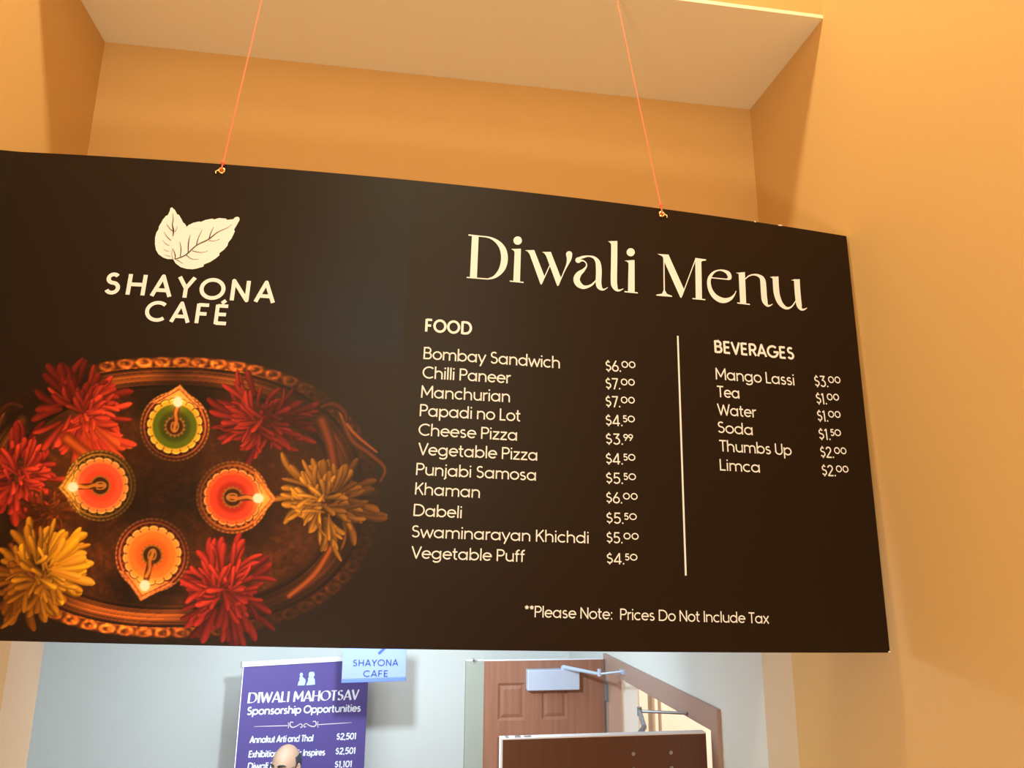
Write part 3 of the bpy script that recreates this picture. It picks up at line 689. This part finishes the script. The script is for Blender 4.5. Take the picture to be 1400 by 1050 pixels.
# ---- logo
def zpx(pts, x0, y0, k): return [(x0 + p[0] / k, y0 + p[1] / k) + tuple(q / k for q in p[2:]) for p in pts]
def zpoly(pts, z): return poly([BD.inv(x, y) for x, y in zpx(pts, *z)])
def zstroke(pts, z, curve=True):
    P = zpx(pts, *z)
    if curve and len(P) > 2: P = crom(P, 8)
    L = [BD.inv(p[0], p[1]) for p in P]
    k = math.dist(BD.inv(P[0][0] + 5, P[0][1]), BD.inv(P[0][0], P[0][1])) / 5
    return ribbon(L, [max(p[2], .5) * k for p in P])
def zdisc(x, y, r, z):
    return poly([BD.inv(*q) for q in zpx([(x + r * math.cos(2 * PI * i / 28), y + r * math.sin(2 * PI * i / 28)) for i in range(28)], *z)])
Z3 = (190, 270, 8.75)
leaf = [(410, 740), (440, 790), (500, 835), (570, 855), (640, 861), (700, 850), (772, 828), (780, 802), (850, 775), (920, 730), (965, 692), (962, 668), (1020, 625), (1060, 578), (1069, 542), (1110, 490), (1148, 408), (1138, 385), (1175, 325), (1205, 270), (1200, 242), (1177, 232), (1150, 240), (1130, 262), (1055, 270), (1040, 255), (960, 248), (900, 265), (880, 255), (800, 270), (740, 295), (725, 288), (650, 305), (590, 335), (575, 355),
        (550, 315), (530, 303), (510, 260), (480, 210), (460, 205), (430, 150), (395, 120), (377, 130), (370, 165), (345, 215), (325, 220), (285, 270), (270, 300), (240, 350), (235, 385), (210, 420), (195, 480), (193, 560), (205, 630), (235, 680), (290, 720), (340, 738)]
lo = obj('leaf_logo', lay(BD, zpoly(leaf, Z3), .0012), M['ink'], mb, 'cream emblem of two mint leaves')
veins = [[(405, 190, 4), (412, 260, 9), (402, 330, 12), (415, 400, 18), (408, 470, 6)], [(335, 325, 4), (370, 375, 8), (405, 405, 10)], [(460, 350, 3), (450, 385, 5), (430, 415, 5)], [(300, 415, 3), (340, 475, 8), (385, 518, 8)],
         [(285, 515, 3), (325, 558, 6), (365, 580, 6)], [(295, 620, 3), (330, 640, 6), (365, 650, 5)], [(310, 690, 3), (345, 700, 6), (380, 710, 5)],
         [(430, 742, 10), (560, 690, 14), (690, 575, 12), (830, 505, 14), (940, 420, 10), (1060, 365, 6), (1110, 325, 3)], [(405, 610, 4), (435, 690, 12), (430, 740, 8)], [(490, 530, 4), (505, 620, 10), (495, 710, 10)],
         [(615, 450, 3), (595, 540, 12), (590, 660, 10)], [(757, 390, 3), (715, 480, 8), (690, 565, 12)], [(895, 355, 4), (860, 430, 10), (840, 500, 12)], [(840, 518, 8), (905, 522, 5), (970, 500, 2)],
         [(640, 640, 10), (740, 660, 7), (825, 645, 2)], [(570, 695, 10), (640, 740, 6), (715, 738, 2)], [(450, 745, 8), (490, 770, 6), (530, 795, 3)], [(400, 620, 3), (395, 690, 5), (408, 742, 6)]]
obj('leaf_veins', lay(BD, join(*[zstroke(v, Z3) for v in veins]), .0017), M['inkdark'], lo)
obj('logo_lettering', lay_ := join(text(BD, 'SHAYONA', (142, 401.4), (376, 414.4), 28.0, .18, .0012, .24), text(BD, 'CAF\u00c9', (196.5, 438.4), (311.5, 444.2), 26.6, .18, .0012, .24)), M['ink'], mb, 'cream capitals under the leaf emblem')

# ---- title, drawn letter by letter
Z1, Z2 = (630, 310, 5.385), (880, 330, 5.8333)
t1 = [zpoly([(82, 62), (131, 66), (118, 380), (67, 376)], Z1), zstroke([(43, 374, 9), (200, 386, 9)], Z1), zstroke([(56, 62, 11), (180, 75, 10)], Z1),
      zstroke([(178, 74, 10), (225, 86, 16), (275, 118, 32), (310, 168, 46), (321, 232, 50), (310, 295, 46), (283, 340, 34), (245, 372, 20), (198, 386, 9)], Z1),
      zpoly([(396, 180), (442, 163), (435, 410), (386, 404)], Z1), zpoly([(370, 165), (442, 163), (441, 182), (396, 190), (389, 176)], Z1), zstroke([(360, 401, 9), (462, 411, 9)], Z1), zdisc(418, 103, 31, Z1),
      zpoly([(472, 174), (540, 173), (615, 365), (594, 427), (586, 424), (506, 203), (492, 184)], Z1), zstroke([(594, 420, 7), (655, 285, 7)], Z1), zpoly([(597, 187), (662, 186), (737, 378), (717, 438), (708, 434), (628, 217), (614, 196)], Z1),
      zstroke([(718, 430, 6), (758, 335, 8), (784, 277, 17), (796, 238, 34), (797, 212, 45)], Z1), zdisc(797, 204, 23, Z1),
      zdisc(864, 247, 21, Z1), zstroke([(856, 238, 16), (900, 224, 18), (940, 218, 11), (980, 228, 20), (1007, 260, 36), (1015, 310, 42), (1015, 360, 42), (1013, 410, 42), (1021, 445, 38), (1047, 464, 14), (1082, 448, 4)], Z1),
      zstroke([(868, 254, 22), (895, 250, 12), (918, 264, 9), (925, 288, 9), (905, 318, 20), (868, 350, 38), (852, 387, 46), (865, 422, 46), (897, 444, 32), (930, 443, 20), (965, 427, 14), (992, 398, 8)], Z1),
      zpoly([(1083, 108), (1152, 106), (1150, 126), (1106, 132), (1098, 118)], Z1), zstroke([(1129, 108, 45), (1128, 250, 45), (1126, 400, 45), (1132, 440, 42), (1148, 466, 22), (1170, 469, 12), (1196, 457, 4)], Z1),
      zdisc(1250, 189, 30, Z1), zpoly([(1234, 262), (1278, 246), (1279, 488), (1230, 482)], Z1), zpoly([(1205, 251), (1278, 246), (1278, 264), (1234, 272), (1224, 258)], Z1), zstroke([(1205, 479, 9), (1302, 488, 9)], Z1),
      zpoly([(148, 116), (197, 107), (320, 382), (300, 452), (291, 449), (162, 160)], Z2), zpoly([(107, 101), (197, 107), (182, 128), (160, 132), (138, 115)], Z2), zstroke([(160, 140, 9), (163, 405, 10)], Z2),
      zpoly([(100, 426), (145, 418), (157, 392), (169, 392), (185, 420), (226, 436), (226, 444), (100, 434)], Z2), zstroke([(302, 440, 7), (412, 146, 7)], Z2), zpoly([(410, 136), (458, 140), (464, 467), (414, 462)], Z2),
      zpoly([(410, 133), (497, 145), (496, 154), (467, 158), (455, 168), (410, 150)], Z2), zstroke([(388, 457, 9), (490, 466, 9)], Z2),
      zstroke([(528, 290, 8), (668, 304, 9)], Z2), zstroke([(664, 303, 12), (684, 292, 28), (676, 260, 34), (648, 240, 22), (605, 231, 10), (560, 246, 14), (528, 285, 24), (519, 330, 28), (530, 385, 34), (560, 434, 40), (605, 465, 44), (650, 472, 36), (694, 456, 22), (722, 426, 10), (736, 396, 4)], Z2),
      zpoly([(756, 258), (806, 247), (816, 503), (768, 498)], Z2), zpoly([(734, 252), (806, 246), (806, 264), (768, 272), (756, 260)], Z2), zstroke([(745, 492, 9), (845, 504, 9)], Z2),
      zstroke([(808, 302, 7), (840, 276, 9), (880, 267, 12), (920, 277, 24), (947, 307, 42), (954, 370, 46), (958, 430, 46), (965, 478, 44), (982, 510, 22), (1002, 514, 12), (1027, 501, 4)], Z2),
      zpoly([(1004, 285), (1073, 281), (1073, 300), (1033, 306), (1020, 292)], Z2), zstroke([(1050, 284, 46), (1053, 350, 46), (1060, 420, 46), (1080, 480, 42), (1110, 518, 32), (1145, 534, 18), (1180, 520, 10), (1212, 475, 7)], Z2),
      zpoly([(1172, 309), (1243, 302), (1243, 322), (1208, 328), (1193, 315)], Z2), zstroke([(1220, 305, 45), (1224, 380, 45), (1230, 450, 45), (1238, 510, 42), (1252, 540, 22), (1275, 545, 12), (1301, 531, 4)], Z2)]
kM = 22
obj('title_word', lay(BD, join(*t1[:kM]), .0012), M['ink'], mb, 'large cream serif first word of the title')
obj('title_word', lay(BD, join(*t1[kM:]), .0012), M['ink'], mb, 'large cream serif second word of the title')

# ---- lists
WT = .116
def line(name, s, a, b, cap, wt=WT, label=None, track=0):
    return obj(name, text(BD, s, a, b, cap, wt, .0012, track), M['ink'], mb, label)
line('food_heading', 'FOOD', (580.9, 453.3), (645, 457.6), 17.2, .185, track=.12)
for s, a, b in (('Bombay Sandwich', (578.7, 490.9), (765.3, 503.9)), ('Chilli Paneer', (577.3, 517.2), (699, 524.6)), ('Manchurian', (575.4, 543.7), (697, 550.2)), ('Papadi no Lot', (573.6, 569), (712, 576.4)),
                ('Cheese Pizza', (571.8, 595.4), (706.6, 602.7)), ('Vegetable Pizza', (571.1, 621.9), (734.3, 630.0)), ('Punjabi Samosa', (568.6, 649.4), (732.5, 657.3)), ('Khaman', (567.1, 676.1), (655.8, 680.9)),
                ('Dabeli', (565, 705.4), (630.8, 708.5)), ('Swaminarayan Khichdi', (562.8, 734.6), (804.5, 743.0)), ('Vegetable Puff', (561.7, 763.3), (718, 768.4))):
    line('menu_item', s, a, b, 16.6)
def price(s, x, y, x1, sl=.03):
    d_, c_ = s.split('.'); c_ = c_.replace('0', '\u00d8')
    sc = .60; dy = .98 - sc
    line('menu_price', [(d_ + '.', 1, 0), (c_, sc, dy)], (x, y), (x1, y + (x1 - x) * sl), 15.2)
for s, x, y, x1 in (('$6.00', 828.3, 508.0, 869.4), ('$7.00', 828.3, 532.0, 868.4), ('$7.00', 828.3, 556.5, 868.4), ('$4.50', 828.3, 582.2, 868.4), ('$3.99', 828.5, 607.6, 866), ('$4.50', 828.5, 634.6, 869),
                    ('$5.50', 828.7, 661.1, 869.8), ('$6.00', 828.9, 687.9, 872), ('$5.50', 829.1, 715.6, 870.8), ('$5.00', 829.3, 742.4, 873.3), ('$4.50', 829.5, 771, 871.6)):
    price(s, x, y, x1)
line('beverage_heading', 'BEVERAGES', (976.8, 482), (1085.9, 491.6), 16.4, .18, track=.08)
for s, a, b in (('Mango Lassi', (978.5, 518.8), (1086, 527.2)), ('Tea', (979.9, 542.9), (1010.8, 545.2)), ('Water', (980.7, 567.5), (1034.8, 571.2)), ('Soda', (981.6, 591.7), (1029, 595.2)), ('Thumbs Up', (982.9, 617), (1082.4, 623)), ('Limca', (984.2, 643.2), (1038.8, 646.3))):
    line('menu_item', s, a, b, 15.6)
for s, x, y, x1 in (('$3.00', 1114.3, 528.9, 1150.3), ('$1.00', 1116.5, 552.6, 1148.3), ('$1.00', 1118, 576.2, 1150.3), ('$1.50', 1120, 601.2, 1150.8), ('$2.00', 1122.2, 625.7, 1158.2), ('$2.00', 1124.2, 650.7, 1161)):
    price(s, x, y, x1, .035)
line('footnote', '**Please Note:  Prices Do Not Include Tax', (716.4, 843.5), (1051.5, 852.6), 15.8, .112, 'small cream note along the bottom')
obj('divider_line', lay(BD, ribbon([BD.inv(926.4, 459.3), BD.inv(931.9, 623), BD.inv(937.4, 786.9)], .0050), .0012), M['ink'], mb, 'thin upright cream line between food and drinks')

# ---- eyelets, chipped corner, cords
def bvec(x, y, off=0): return Vector(BD.pt(*BD.inv(x, y), off))
for k, (x, y, tx_, ty_) in enumerate(((303.6, 234, 356, 0), (904.3, 293.5, 845, 0))):
    c = bvec(x, y, .003)
    obj('eyelet', join(torus(c, (0, -1, -.03), .0068, .0030, 24, 10), tube([c + Vector((0, .001, 0)), c + Vector((0, .016, 0))], .0066, 20, cap=False)), M['brass'], mb)
    side = -1 if k == 0 else 1
    obj('wire_end', tube([c + Vector((side * .008, -.002, 0)), c + Vector((side * .015, -.004, -.006)), c + Vector((side * .013, -.005, -.013))], .0016, 6), M['brass'], mb)
    top = onY(tx_, ty_, YS - .03); dvec = (top - c)
    end = c + dvec * 1.35; end.y = YS - .004
    knot = bvec(x + (2 if k == 0 else -2), y - (9 if k == 0 else 11.5), .006)
    rt = obj('hanging_cord', tube([c + Vector((0, .004, -.001)), c + Vector((0, -.004, .005)), knot, knot.lerp(end, .5), end], .0021, 8), M['cord'], mb, 'coral red hanging cord')
    obj('knot', join(torus(knot, (.3, .2, 1), .0035, .0025, 14, 8), torus(knot + Vector((0, 0, .004)), (-.4, .3, 1), .003, .0022, 14, 8), tube([knot, knot + Vector((-.006, -.003, -.004 if k else .004))], .0018, 6)), M['cord'], rt)
    obj('anchor_pin', join(tube([end + Vector((0, -.012, 0)), end + Vector((0, .004, 0))], .004, 10), torus(end + Vector((0, -.010, 0)), (0, 1, 0), .006, .002)), M['steel'], rt)
for (x, y, a, b_) in ((1066.5, 308.5, .0075, .0022), (1032, 303.4, .003, .0025), (1215.6, 891.2, .0035, .0025)):
    c = bvec(x, y, .0015)
    obj('chipped_edge', ellipsoid(c, (a, .0015, b_), 12, 8), M['foam'], mb, 'white chip where the foam core shows')

# ------------------------------------------------------------------ purple roll-up banner
bl, br = onY(332, 905, 5.30), onY(505, 897, 5.56)
exb = Vector((br.x - bl.x, br.y - bl.y, 0)).normalized(); bw = math.hypot(br.x - bl.x, br.y - bl.y)
BP = Plane((bl.x, bl.y, 0), exb, (0, 0, 1))
ztop = bl.z
bn = empty('roll_up_banner', (bl.x + exb.x * bw / 2, bl.y + exb.y * bw / 2, 0), 'tall purple roll-up banner with white sponsorship list and silver top rail', 'banner')
def pbox(pln, p0, p1, q0, q1, o0, o1):
    V = [pln.pt(p, q, o_) for q in (q0, q1) for o_ in (o0, o1) for p in (p0, p1)]
    return V, [(0, 1, 3, 2), (4, 6, 7, 5), (0, 4, 5, 1), (2, 3, 7, 6), (0, 2, 6, 4), (1, 5, 7, 3)]
obj('sheet', pbox(BP, 0, bw, .08, ztop - .022, -.001, .001), M['purple'], bn)
bevel(obj('top_rail', pbox(BP, -.004, bw + .004, ztop - .032, ztop, -.010, .010), M['lilac'], bn, 'silver white top rail'), .004)
for pa_, pb_ in ((-.010, -.004), (bw + .004, bw + .010)): obj('rail_cap', pbox(BP, pa_, pb_, ztop - .034, ztop + .002, -.012, .012), M['steel'], bn)
bevel(obj('base_housing', pbox(BP, -.02, bw + .02, 0.0, .09, -.06, .06), M['steel'], bn), .012)
obj('support_pole', tube([BP.pt(bw / 2, .08, -.03), BP.pt(bw / 2, ztop - .01, -.03), BP.pt(bw / 2, ztop - .01, -.009)], .008, 10), M['steel'], bn)
obj('border_edge', lay(BP, ribbon([(.006, .1), (.006, ztop - .034)], .006), .0016), M['lilac'], bn)
OB = .0018
obj('heading_lettering', text(BP, 'DIWALI MAHOTSAV', (338.2, 961.5), (490.5, 956.5), 14.6, .185, OB, .05, contrast=22), M['lilac'], bn)
obj('subheading_lettering', text(BP, 'Sponsorship Opportunities', (337.3, 977.4), (492.9, 972.6), 10.6, .19, OB, .02), M['lilac'], bn)
def bt(s, a, b, cap=9.0, name='list_lettering'): obj(name, text(BP, s, a, b, cap, .19, OB, .02), M['lilac'], bn)
bt('Annakut Arti and Thal', (340.6, 1015.8), (427.7, 1013.3)); bt('$2,501', (459.5, 1011.5), (486.2, 1010.6), 8.8)
bt('Exhibition Mandir Inspires', (339.2, 1035.6), (444.1, 1032.5)); bt('$2,501', (458.2, 1031.4), (485.2, 1030.4), 8.8)
bt('Diwali Pooja', (337.9, 1052), (395, 1050.4)); bt('$1,101', (457, 1049.5), (480.3, 1048.6), 8.8)
def bst(pts): 
    P = crom([(310 + x / 5.385, 880 + y / 5.385, w_ / 5.385) for x, y, w_ in pts], 8); k = bw / 173
    return ribbon([BP.inv(p[0], p[1]) for p in P], [p[2] * k for p in P])
fl = [[(200, 610, 2), (330, 606, 5), (450, 603, 5)], [(670, 596, 5), (800, 588, 5), (920, 580, 2)], [(452, 580, 5), (456, 600, 4), (452, 622, 5)], [(672, 572, 5), (668, 594, 4), (672, 616, 5)],
      [(490, 580, 5), (470, 578, 6), (466, 602, 7), (485, 616, 7), (515, 606, 6), (540, 590, 5), (555, 600, 6), (552, 616, 6), (540, 612, 5)], [(632, 574, 5), (652, 572, 6), (658, 594, 7), (640, 610, 7), (608, 602, 6), (585, 588, 5), (568, 598, 6), (572, 614, 6), (584, 608, 5)]]
obj('flourish', lay(BP, join(*[bst(s) for s in fl]), OB), M['pale'], bn, 'pale scroll flourish')
def bpoly(pts): return poly([BP.inv(310 + x / 5.385, 880 + y / 5.385) for x, y in pts])
fig = [[(522, 308), (526, 285), (536, 268), (534, 258), (540, 240), (536, 228), (543, 214), (556, 215), (561, 228), (556, 242), (566, 252), (578, 262), (580, 280), (572, 306)],
       [(584, 306), (592, 286), (600, 268), (598, 254), (606, 246), (602, 228), (608, 210), (628, 206), (644, 212), (647, 232), (638, 246), (648, 262), (650, 300), (618, 304)]]
obj('emblem', lay(BP, join(*[bpoly(f_) for f_ in fig]), OB), mat('pale_blue_print', (.50, .66, .95), .5, linear=True), bn, 'pale blue emblem of two figures')

# ------------------------------------------------------------------ pale blue hanging sign
SY = 4.70
sl_, sr_ = onY(469.5, 886, SY), onY(556.3, 886, SY); zb = onY(513, 933, SY).z
sp_ = Plane((sl_.x, SY, zb), (1, 0, .012), (-.012, 0, 1)); sw = sr_.x - sl_.x
sg = empty('hanging_sign', ((sl_.x + sr_.x) / 2, SY, zb), 'small pale blue hanging sign with navy lettering and arrow before the banner', 'sign')
bevel(obj('card', pbox(sp_, 0, sw, .022, .30, -.012, .0), M['signblue'], sg), .002)
bevel(obj('lower_edge', pbox(sp_, -.001, sw + .001, 0, .022, -.013, .0012), M['signedge'], sg, 'darker blue lower edge'), .002)
obj('lettering', text(sp_, 'SHAYONA', (482.3, 910.8), (544.6, 910.2), 8.7, .18, .0014, .14), M['signink'], sg)
obj('lettering', text(sp_, 'CAFE', (496.3, 925.4), (530.6, 925.0), 8.6, .18, .0014, .14), M['signink'], sg)
def sgs(pts, wd): return ribbon([sp_.inv(*p) for p in pts], wd)
obj('arrow', lay(sp_, join(sgs([(497, 884), (527, 884)], .020), sgs([(517.5, 894), (528, 884), (517.5, 874)], .016)), .0014), mat('blue_arrow_print', (.02, .07, .42), .5, linear=True), sg, 'dark blue arrow')
for p in (.04, sw - .04):
    a = Vector(sp_.pt(p, .30, -.006)); obj('suspension_wire', tube([a, (a.x, a.y, ZC)], .0012, 6), M['steel'], sg)

# ------------------------------------------------------------------ bald man with glasses before the banner
px_, py_ = -.605, 4.92; crown = onY(391, 1018, py_).z
ps = empty('person', (px_, py_, 0), 'bald man in glasses with dark side hair standing in front of the purple banner', 'person')
yaw = math.radians(-28)                                   # face turned to the left of the picture
fw = Vector((math.sin(yaw), -math.cos(yaw), 0)); rt_ = Vector((math.cos(yaw), math.sin(yaw), 0))   # rt_: towards the picture's right
def hd(x, y, z): return Vector((px_, py_, crown)) + rt_ * x + fw * y + Vector((0, 0, z))      # head frame: right, forward, down from the crown (z<0)
def headmesh():
    nu, nv = 56, 44; V, Fc = [], []
    g = lambda t, c, s: math.exp(-((t - c) / s) ** 2)
    for i in range(nv + 1):
        a = PI * i / nv
        for j in range(nu):
            b_ = 2 * PI * j / nu
            x = math.sin(a) * math.cos(b_); y = math.sin(a) * math.sin(b_); z = math.cos(a)
            fx_ = .076 * (1 - .20 * max(0, -z) ** 1.6) + .003 * max(0, z); fy_ = .098 * (1 - .10 * max(0, -z))
            X_ = x * fx_; Y_ = y * fy_; Z_ = -.114 + z * .114
            if y > 0:
                f = y ** 1.2
                Y_ += f * (.006 * g(Z_, -.098, .012) * g(abs(X_), .028, .022)                       # brow
                           - .012 * g(Z_, -.116, .011) * g(abs(X_), .031, .016)                    # eye socket
                           + .024 * g(X_, 0, .011) * (g(Z_, -.150, .014) + .55 * g(Z_, -.130, .016)) # nose
                           + .007 * g(Z_, -.176, .009) * g(X_, 0, .026) - .004 * g(Z_, -.181, .0025) * g(X_, 0, .022)
                           + .009 * g(Z_, -.208, .012) * g(X_, 0, .022) + .003 * g(Z_, -.06, .03))
                X_ += math.copysign(.004, X_) * g(Z_, -.135, .02) * f * g(abs(X_), .055, .02)
            else:
                Y_ -= .004 * g(Z_, -.07, .05) * (-y)
                if Z_ < -.15: Y_ += .03 * ((-.15 - Z_) / .08) * (-y)
            V.append(hd(X_, Y_, Z_))
    for i in range(nv):
        for j in range(nu):
            Fc.append((i * nu + j, (i + 1) * nu + j, (i + 1) * nu + (j + 1) % nu, i * nu + (j + 1) % nu))
    return V, Fc
def ear(s):
    V, Fc = [], []
    v, f = ellipsoid((0, 0, 0), (1, 1, 1), 18, 12)
    for a in v:
        x, y, z = a; d_ = .35 if x * s > .3 and y * y + z * z < .45 else 1
        V.append(hd(s * .078 + x * .010 * d_ + s * .006 * (1 - z) * .2 + (s * .006 if y < 0 else 0), -.008 + y * .017, -.128 + z * (.031 if z > 0 else .028)))
    return V, f
def skin_mesh(chains, sub=2):
    """one surface grown over joint chains: chains = [[(point, radius), ...]]; a chain may start at an earlier joint's index"""
    vs, es, rs = [], [], []
    for ch in chains:
        prev = None
        for it in ch:
            if isinstance(it, int): prev = it; continue
            vs.append(it[0]); rs.append(it[1]); k = len(vs) - 1
            if prev is not None: es.append((prev, k))
            prev = k
    me_ = bpy.data.meshes.new('tmp'); me_.from_pydata([tuple(v) for v in vs], es, [])
    ob = bpy.data.objects.new('tmp', me_); COL.objects.link(ob)
    ob.modifiers.new('s', 'SKIN'); sd_ = ob.modifiers.new('d', 'SUBSURF'); sd_.levels = sd_.render_levels = sub
    for k, r in enumerate(rs):
        me_.skin_vertices[0].data[k].radius = (r, r); me_.skin_vertices[0].data[k].use_root = (k == 0)
    dg = bpy.context.evaluated_depsgraph_get(); ev = ob.evaluated_get(dg).to_mesh()
    V = [v.co.copy() for v in ev.vertices]; Fc = [tuple(p.vertices) for p in ev.polygons]
    ob.evaluated_get(dg).to_mesh_clear(); bpy.data.objects.remove(ob); bpy.data.meshes.remove(me_)
    return V, Fc
def bdp(x, y, z): return Vector((px_, py_, z)) + rt_ * x + fw * y
hgt = crown
def hand(s, wr):
    ch = []
    pal = wr + Vector((0, 0, -.045)) + fw * .008
    k0 = None
    return pal
# joints: 0 pelvis, 1 belly, 2 chest, 3 upper chest, 4 neck base, 5 neck, 6 skull base
core = [[(bdp(0, -.01, .90), .125), (bdp(0, 0, 1.05), .125), (bdp(0, -.005, 1.22), .135), (bdp(0, -.012, 1.36), .105), (bdp(0, -.015, 1.44), .062), (bdp(0, -.005, 1.50), .055), (bdp(0, .0, hgt - .17), .055)]]
n_ = 7
for s in (-1, 1):
    sh0 = n_
    core.append([3, (bdp(s * .15, -.015, 1.39), .060), (bdp(s * .195, -.02, 1.33), .052), (bdp(s * .225, -.03, 1.10), .042), (bdp(s * .235, .03, .90), .030), (bdp(s * .235, .05, .845), .026), (bdp(s * .235, .06, .785), .032)])
    palm = n_ + 5; n_ += 6
    for fi, (dy_, ln) in enumerate(((.030, .072), (.011, .082), (-.009, .076), (-.028, .060))):
        b0 = bdp(s * .237, .062 + dy_, .752)
        core.append([palm, (b0, .0105), (b0 + Vector((0, 0, -ln * .45)) - rt_ * s * .006, .0090), (b0 + Vector((0, 0, -ln * .75)) - rt_ * s * .016 + fw * .004, .0085), (b0 + Vector((0, 0, -ln)) - rt_ * s * .028 + fw * .006, .0075)])
        n_ += 4
    t0 = bdp(s * .222, .095, .805)
    core.append([palm - 1, (t0, .013), (t0 + Vector((0, 0, -.035)) + fw * .018, .011), (t0 + Vector((0, 0, -.062)) + fw * .022 - rt_ * s * .006, .009)]); n_ += 3
for s in (-1, 1):
    core.append([0, (bdp(s * .095, -.01, .84), .098), (bdp(s * .10, 0, .66), .078), (bdp(s * .10, .01, .47), .058), (bdp(s * .10, -.01, .34), .054), (bdp(s * .10, -.02, .10), .036), (bdp(s * .105, .0, .05), .036), (bdp(s * .115, .10, .035), .030)])
body = obj('body', join(skin_mesh(core), headmesh(), ear(-1), ear(1)), M['skin'], ps, smooth=True)
sh_ch = [[(bdp(0, -.01, .86), .150), (bdp(0, .0, 1.05), .146), (bdp(0, -.005, 1.22), .152), (bdp(0, -.012, 1.35), .120), (bdp(0, -.015, 1.425), .074)]]
for s in (-1, 1): sh_ch.append([3, (bdp(s * .15, -.015, 1.385), .072), (bdp(s * .198, -.02, 1.33), .064), (bdp(s * .228, -.03, 1.10), .055), (bdp(s * .238, .03, .895), .042)])
obj('shirt', skin_mesh(sh_ch), M['shirt'], ps, smooth=True)
tr_ch = [[(bdp(0, -.01, .92), .145)]]
for s in (-1, 1): tr_ch.append([0, (bdp(s * .095, -.01, .84), .112), (bdp(s * .10, 0, .66), .092), (bdp(s * .10, .01, .47), .074), (bdp(s * .10, -.01, .30), .066), (bdp(s * .10, -.02, .075), .058)])
obj('trousers', skin_mesh(tr_ch), M['trousers'], ps, smooth=True)
for s in (-1, 1):
    obj('shoe', skin_mesh([[(bdp(s * .103, -.055, .045), .045), (bdp(s * .106, .0, .05), .047), (bdp(s * .113, .09, .042), .044), (bdp(s * .118, .16, .034), .034)]]), M['shoe'], ps, smooth=True)
# horseshoe of hair round the sides and back, eyebrows, eyes, glasses
def hair():
    V, Fc = [], []; nu, nz_ = 40, 12
    for i in range(nu + 1):
        a = math.radians(-28 - 304 * 0 + 236 * 0) ; t = i / nu; b_ = math.radians(6 - (6 + 186) * t)        # from the right temple round the back to the left temple
        for k in range(nz_ + 1):
            u = k / nz_; edge = abs(t - .5) * 2
            ztop_ = -.052 + .0 * edge - .012 * edge ** 3; zbot = -.175 + .055 * edge ** 2
            Z_ = ztop_ + (zbot - ztop_) * u; zz = (Z_ + .114) / .114; r = math.sqrt(max(0, 1 - zz * zz))
            puff = 1.0 + .055 * math.sin(PI * min(1, u * 1.05 + .02)) ** .5
            X_ = math.cos(b_) * r * .077 * (1 - .2 * max(0, -zz) ** 1.6) * puff; Y_ = math.sin(b_) * r * .100 * puff
            if Z_ < -.15 and Y_ < 0: Y_ += .03 * ((-.15 - Z_) / .08) * (-math.sin(b_))
            V.append(hd(X_, Y_, Z_))
    for i in range(nu):
        for k in range(nz_):
            a = i * (nz_ + 1) + k; Fc.append((a, a + nz_ + 1, a + nz_ + 2, a + 1))
    return V, Fc
ho = obj('hair', hair(), M['hair'], ps, 'dark grey hair at the sides', smooth=True); sd2 = ho.modifiers.new('thick', 'SOLIDIFY'); sd2.thickness = .004; sd2.offset = 0
for s in (-1, 1):
    obj('eyebrow', tube([hd(s * .012, .098, -.098), hd(s * .026, .098, -.092), hd(s * .042, .088, -.093), hd(s * .054, .074, -.099)], [.004, .0055, .005, .002], 8), M['hair'], ps, smooth=True)
    e_ = obj('eye', ellipsoid(hd(s * .031, .078, -.115), (.0125, .0125, .0115)), M['eye'], ps, smooth=True)
    obj('iris', ellipsoid(hd(s * .031, .0885, -.116), (.0045, .0035, .0045), 12, 8), M['black'], e_, smooth=True)
gl_ = obj('glasses', join(*[tube([hd(s * .034 + .024 * math.cos(2 * PI * i / 28), .104 - .010 * abs(math.cos(2 * PI * i / 28) * .5 + .5 if s > 0 else math.cos(2 * PI * i / 28) * .5 - .5), -.117 + .0185 * math.sin(2 * PI * i / 28)) for i in range(28)], .0014, 6, True) for s in (-1, 1)],
                          tube([hd(-.010, .106, -.112), hd(0, .109, -.110), hd(.010, .106, -.112)], .0014, 6),
                          *[tube([hd(s * .058, .094, -.110), hd(s * .074, .080, -.109), hd(s * .083, .0, -.110), hd(s * .083, -.014, -.118)], .0016, 6) for s in (-1, 1)]), M['black'], ps, 'thin dark spectacle frame', smooth=True)
